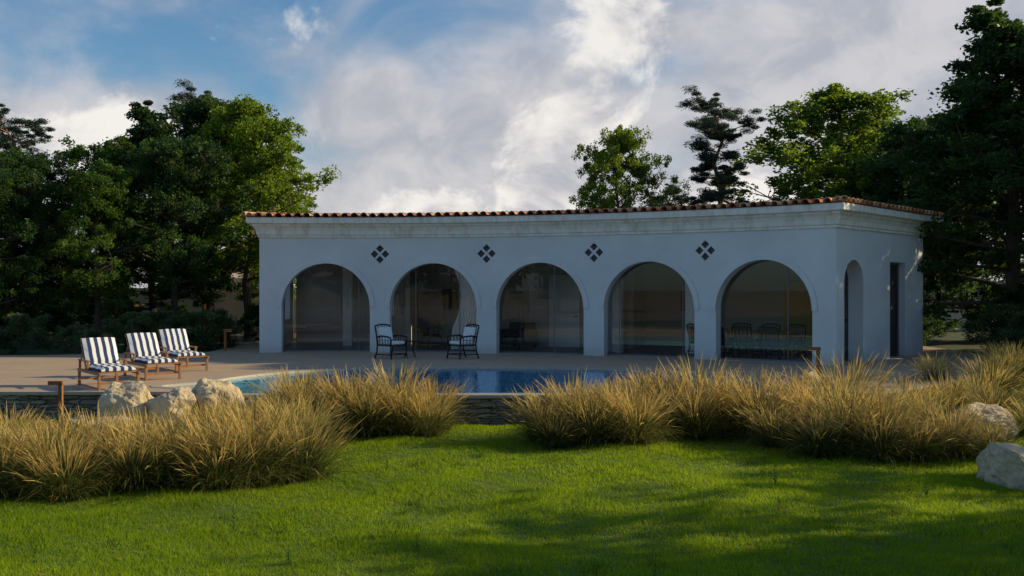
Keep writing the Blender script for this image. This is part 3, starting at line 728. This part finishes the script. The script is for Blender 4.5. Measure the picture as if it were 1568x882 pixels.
# ---------------------------------------------------------------- sun loungers
def lounger(x,y,deg):
    e=empty('sun_lounger',(x,y,0),math.radians(deg))
    W=.34
    def cushion(name,pts,th,w):
        V=[];F=[];n=len(pts);m=8
        pts=[Vector(p) for p in pts]
        for i,p in enumerate(pts):
            d=(pts[min(i+1,n-1)]-pts[max(0,i-1)]).normalized(); nn=Vector((0,-d.z,d.y))
            if nn.z<0: nn=-nn
            for j in range(m+1):
                xx=-w+2*w*j/m; edge=1-.55*(abs(xx)/w)**6; t2=th*edge*(.75 if i in(0,n-1) else 1)*(1+.12*math.sin(i*1.9))
                V.append(Vector((xx,p.y,p.z))+nn*t2)
            for j in range(m+1): V.append(Vector((-w+2*w*j/m,p.y,p.z)))
        k=2*(m+1)
        for i in range(n-1):
            for j in range(m):
                F.append([i*k+j,i*k+j+1,(i+1)*k+j+1,(i+1)*k+j]); F.append([i*k+m+1+j,(i+1)*k+m+1+j,(i+1)*k+m+2+j,i*k+m+2+j])
            for j in (0,m): F.append([i*k+j,(i+1)*k+j,(i+1)*k+m+1+j,i*k+m+1+j])
        for i in (0,n-1):
            for j in range(m): F.append([i*k+j,i*k+j+1,i*k+m+2+j,i*k+m+1+j])
        mk(name,V,F,ST,e,smooth=False,bevel=.01)
    cushion('seat_cushion',[(0,-.02+ .13*i,.37) for i in range(9)],.085,W)
    a=math.radians(56); 
    cushion('back_cushion',[(0,-.06-math.cos(a)*.09*i,.42+math.sin(a)*.09*i) for i in range(8)],.085,W)
    V=[];F=[]
    for sx in (-1,1):
        X=sx*(W+.03)
        box(V,F,X-.022,X+.022,-.45,1.12,.295,.355)
        for yy in (-.40,1.0): box(V,F,X-.025,X+.025,yy,yy+.055,0,.294)
        tube(V,F,[(X-sx*.05,-.04,.36),(X-sx*.05,-.04-math.cos(a)*.72,.36+math.sin(a)*.72)],.022,6)
        tube(V,F,[(X,-.40,.33),(X-sx*.05,-.30,.70)],.016,6)
        box(V,F,X-.03,X+.03,-.36,.30,.52,.548); box(V,F,X-.02,X+.02,.22,.265,.354,.519)
        box(V,F,X-.02,X+.02,-.36,-.315,.354,.519)
    for i in range(11): box(V,F,-W,W,.0+i*.1,.06+i*.1,.335,.36)
    for i in range(7):
        q=.06+i*.1; yy=-.04-math.cos(a)*q; zz=.36+math.sin(a)*q; box(V,F,-W,W,yy-.03,yy-.01,zz-.02,zz+.03)
    box(V,F,-W,W,.95,1.0,.12,.16); box(V,F,-W,W,-.39,-.36,.12,.16)
    mk('wood_frame',V,F,WD,e,bevel=.004)
lounger(-8.35,20.35,218); lounger(-8.25,22.5,219); lounger(-8.3,24.7,217)

# ---------------------------------------------------------------- metal armchairs
def armchair(x,y,deg,mat=DARK,cush=CUSH,name='metal_armchair',arms=True,s=1.0,z=0):
    e=empty(name,(x,y,z),math.radians(deg),s)
    V=[];F=[]; w=.31; r=.022
    for sx in (-1,1):
        X=sx*w
        tube(V,F,[(X,.30,0),(X,.27,.2),(X,.28,.40)],r)
        tube(V,F,[(X,-.36,0),(X,-.28,.2),(X,-.26,.40),(X*.97,-.30,.62),(X*.93,-.38,.92)],r)
        tube(V,F,[(X,-.26,.38),(X,.28,.38)],r)
        if arms:
            tube(V,F,[(X,-.29,.60),(X*1.06,-.1,.645),(X*1.08,.15,.63),(X*1.06,.28,.60),(X,.28,.52),(X,.27,.38)],r*1.15)
            for q in (-.16,-.05,.06,.17): tube(V,F,[(X,q,.38),(X*1.03,q,.62)],.011,5)
        tube(V,F,[(X,-.30,.12),(X,.28,.12)],r*.7)
    tube(V,F,[(-w,.28,.38),(w,.28,.38)],r); tube(V,F,[(-w,-.26,.38),(w,-.26,.38)],r)
    tube(V,F,[(-w*.93,-.38,.92),(-.12,-.39,.955),(.12,-.39,.955),(w*.93,-.38,.92)],r)
    tube(V,F,[(-w,.29,.12),(w,.29,.12)],r*.7)
    for i in range(7): X=-w+.09*(i+.35); tube(V,F,[(X,-.265,.40),(X,-.385,.93)],.011,5)
    mk('frame',V,F,mat,e,smooth=True)
    V=[];F=[]; box(V,F,-.28,.28,-.23,.26,.40,.49); mk('seat_cushion',V,F,cush,e,bevel=.035)
    V=[];F=[]; T=Matrix.Translation((0,-.235,.50))@Matrix.Rotation(.22,4,'X'); box(V,F,-.24,.24,-.02,.08,0,.38,T); mk('back_cushion',V,F,cush,e,bevel=.035)
    return e
armchair(-3.42,28.3,-128,s=1.0); armchair(-1.42,28.3,128)
e=empty('side_table',(-2.95,28.75,0)); V=[];F=[]
tube(V,F,[(0,0,.45),(0,0,.47)],.26,20)
for k in range(4): a=k*1.57+.78; tube(V,F,[(.2*math.cos(a),.2*math.sin(a),.45),(.12*math.cos(a),.12*math.sin(a),.22),(.22*math.cos(a),.22*math.sin(a),0)],.012,6)
mk('table_frame',V,F,DARK,e)
def at(s,d): v=M(s,d,.016); return v.x,v.y,.016,-math.degrees(s/R)
x,y,z,a=at(4.95,2.6); e=empty('sofa',(x,y,z),math.radians(a+150)); V=[];F=[]
box(V,F,-.5,.5,-.4,.4,.12,.36); box(V,F,-.5,.5,-.46,-.22,.363,.85); box(V,F,-.64,-.503,-.46,.4,.1,.62); box(V,F,.503,.64,-.46,.4,.1,.62); box(V,F,-.48,.48,-.2,.42,.365,.50)
mk('upholstery',V,F,SOFA,e,bevel=.04)
V=[];F=[]
for X in (-.55,.5):
    for q in (-.4,.33): box(V,F,X,X+.05,q,q+.05,0,.099)
mk('feet',V,F,DARK,e)
x,y,z,a=at(P[2]-.75,1.5); armchair(x,y,a+200,WICK,SOFA,'wicker_armchair',z=z)
x,y,z,a=at(P[1]+1.1,2.2); armchair(x,y,a+150,WICK,SOFA,'wicker_armchair',z=z)
TS,TD=12.2,1.7
x,y,z,a=at(TS,TD); e=empty('dining_table',(x,y,z),math.radians(a)); V=[];F=[]
box(V,F,-1.1,1.1,-.48,.48,.71,.75)
for X in (-1.0,.94):
    for q in (-.4,.34): box(V,F,X,X+.06,q,q+.06,0,.709)
mk('table_top',V,F,WD,e,bevel=.005)
for ds,dd_,ro in ((-.75,-.72,0),(0,-.74,0),(.75,-.72,0),(-.7,.75,180),(.05,.75,180),(.75,.75,180),(-1.5,0,-90)):
    x,y,z,a=at(TS+ds,TD+dd_); armchair(x,y,a+ro+random.uniform(-8,8),DARK,SOFA,'dining_chair',arms=False,z=z,s=.95)
def bollard(x,y,z,h,d):
    e=empty('bollard_light',(x,y,z)); V=[];F=[]; box(V,F,-.035,.035,-.035,.035,-.2,h-.075); lo,hi=(-.22,.05) if d<0 else (-.05,.22); box(V,F,lo,hi,-.045,.045,h-.07,h); mk('post',V,F,RUST,e,bevel=.004)
    V=[];F=[]; x0=-.2 if d<0 else .06; box(V,F,x0,x0+.14,-.03,.03,h-.082,h-.072); mk('lamp_lens',V,F,WHITE,e)
bollard(-8.25,18.2,-.5,.8,-1); bollard(6.95,22.6,0,.66,-1); bollard(-9.1,31.6,-.05,.75,1)

# ---------------------------------------------------------------- light
SAZ=math.radians(80); SEL=math.radians(23.5)
sd=Vector((math.sin(SAZ)*math.cos(SEL),math.cos(SAZ)*math.cos(SEL),math.sin(SEL)))
ld=bpy.data.lights.new('sun','SUN'); ld.energy=5.0; ld.angle=math.radians(.6); ld.color=(1,.84,.52)
lo=bpy.data.objects.new('sun',ld); col.objects.link(lo); lo.rotation_euler=sd.to_track_quat('Z','Y').to_euler(); lo.location=sd*60

w=bpy.data.worlds.new('World'); sc.world=w; w.use_nodes=True
t=NT.__new__(NT); t.t=w.node_tree; t.t.nodes.clear()
out=t.n('ShaderNodeOutputWorld'); bg=t.n('ShaderNodeBackground'); bg.inputs[1].default_value=.1; t.l(bg.outputs[0],out.inputs[0])
sk_=t.n('ShaderNodeTexSky',sky_type='NISHITA'); sk_.sun_disc=False; sk_.sun_elevation=SEL; sk_.sun_rotation=SAZ; sk_.air_density=1.1; sk_.dust_density=.6; sk_.ozone_density=2.5
tc=t.n('ShaderNodeTexCoord'); dirn=tc.outputs['Generated']
def mp(sc3,loc=(0,0,0)):
    m=t.n('ShaderNodeMapping'); t.l(dirn,m.inputs[0]); m.inputs['Scale'].default_value=sc3; m.inputs['Location'].default_value=loc; return m.outputs[0]
def mr(v,a,b,c=0,d=1):
    m=t.n('ShaderNodeMapRange',interpolation_type='SMOOTHSTEP'); t.val(m.inputs[0],v)
    for i,q in enumerate((a,b,c,d)): m.inputs[1+i].default_value=q
    return m.outputs[0]
n1=t.noise(7.5,10,.60,mp((1,1,1.3),(3,1,0)),.5)
n2=t.noise(4.2,8,.58,mp((1,1,1.9),(.4,2,1)),.8)
n3=t.noise(13,8,.55,mp((1,1,1.3),(.2,.1,.06)),.4)
def blob(dx,dz,rx,rz):
    c=Vector((dx,1,dz)).normalized()
    s1=t.n('ShaderNodeVectorMath',operation='SUBTRACT'); t.l(dirn,s1.inputs[0]); s1.inputs[1].default_value=c
    s2=t.n('ShaderNodeVectorMath',operation='MULTIPLY'); t.l(s1.outputs[0],s2.inputs[0]); s2.inputs[1].default_value=(1/rx,1/rx,1/rz)
    s3=t.n('ShaderNodeVectorMath',operation='LENGTH'); t.l(s2.outputs[0],s3.inputs[0]); return mr(s3.outputs[1],0,1.0,1,0)
def bmax(L):
    r=None
    for b in L:
        x=blob(*b); r=x if r is None else t.math('MAXIMUM',r,x)
    return r
B=bmax([(.05,.15,.14,.11),(.09,.25,.12,.09),(-.08,.06,.20,.08),(.06,.09,.18,.08),(.22,.08,.16,.07),(-.40,.15,.26,.08)])
cum=mr(t.math('ADD',t.math('MULTIPLY',B,.78),t.math('MULTIPLY',t.math('SUBTRACT',n1,.5),2.4)),.36,.66)
Vb=bmax([(.40,.20,.60,.28),(.05,.02,.85,.26),(-.36,.13,.30,.12),(.03,.16,.30,.16),(-.12,.16,.2,.12)])
veil=mr(t.math('ADD',t.math('MULTIPLY',Vb,.62),t.math('MULTIPLY',n2,1.0)),.42,.94)
blue=t.mix(1,sk_.outputs[0],(.72,1.0,1.16),'MULTIPLY')
vc=t.mix(mr(n3,.35,.65),(4.5,4.6,5.1),(6.6,6.3,6.4))
c=t.mix(t.math('MULTIPLY',veil,.92),blue,vc)
cc=t.mix(mr(t.math('ADD',n3,t.math('MULTIPLY',n1,.6)),.60,.92),(5.6,5.5,5.8),(9.6,9.2,8.6))
c=t.mix(t.math('MULTIPLY',cum,.85),c,cc)
t.l(c,bg.inputs[0])

# ---------------------------------------------------------------- camera
cd=bpy.data.cameras.new('camera'); cd.lens=35; cd.sensor_width=36; cd.clip_end=2000
co=bpy.data.objects.new('camera',cd); co.location=(0,0,2); co.rotation_euler=(math.pi/2,0,0); col.objects.link(co); sc.camera=co
sc.view_settings.view_transform='Standard'; sc.view_settings.look='None'; sc.view_settings.exposure=0
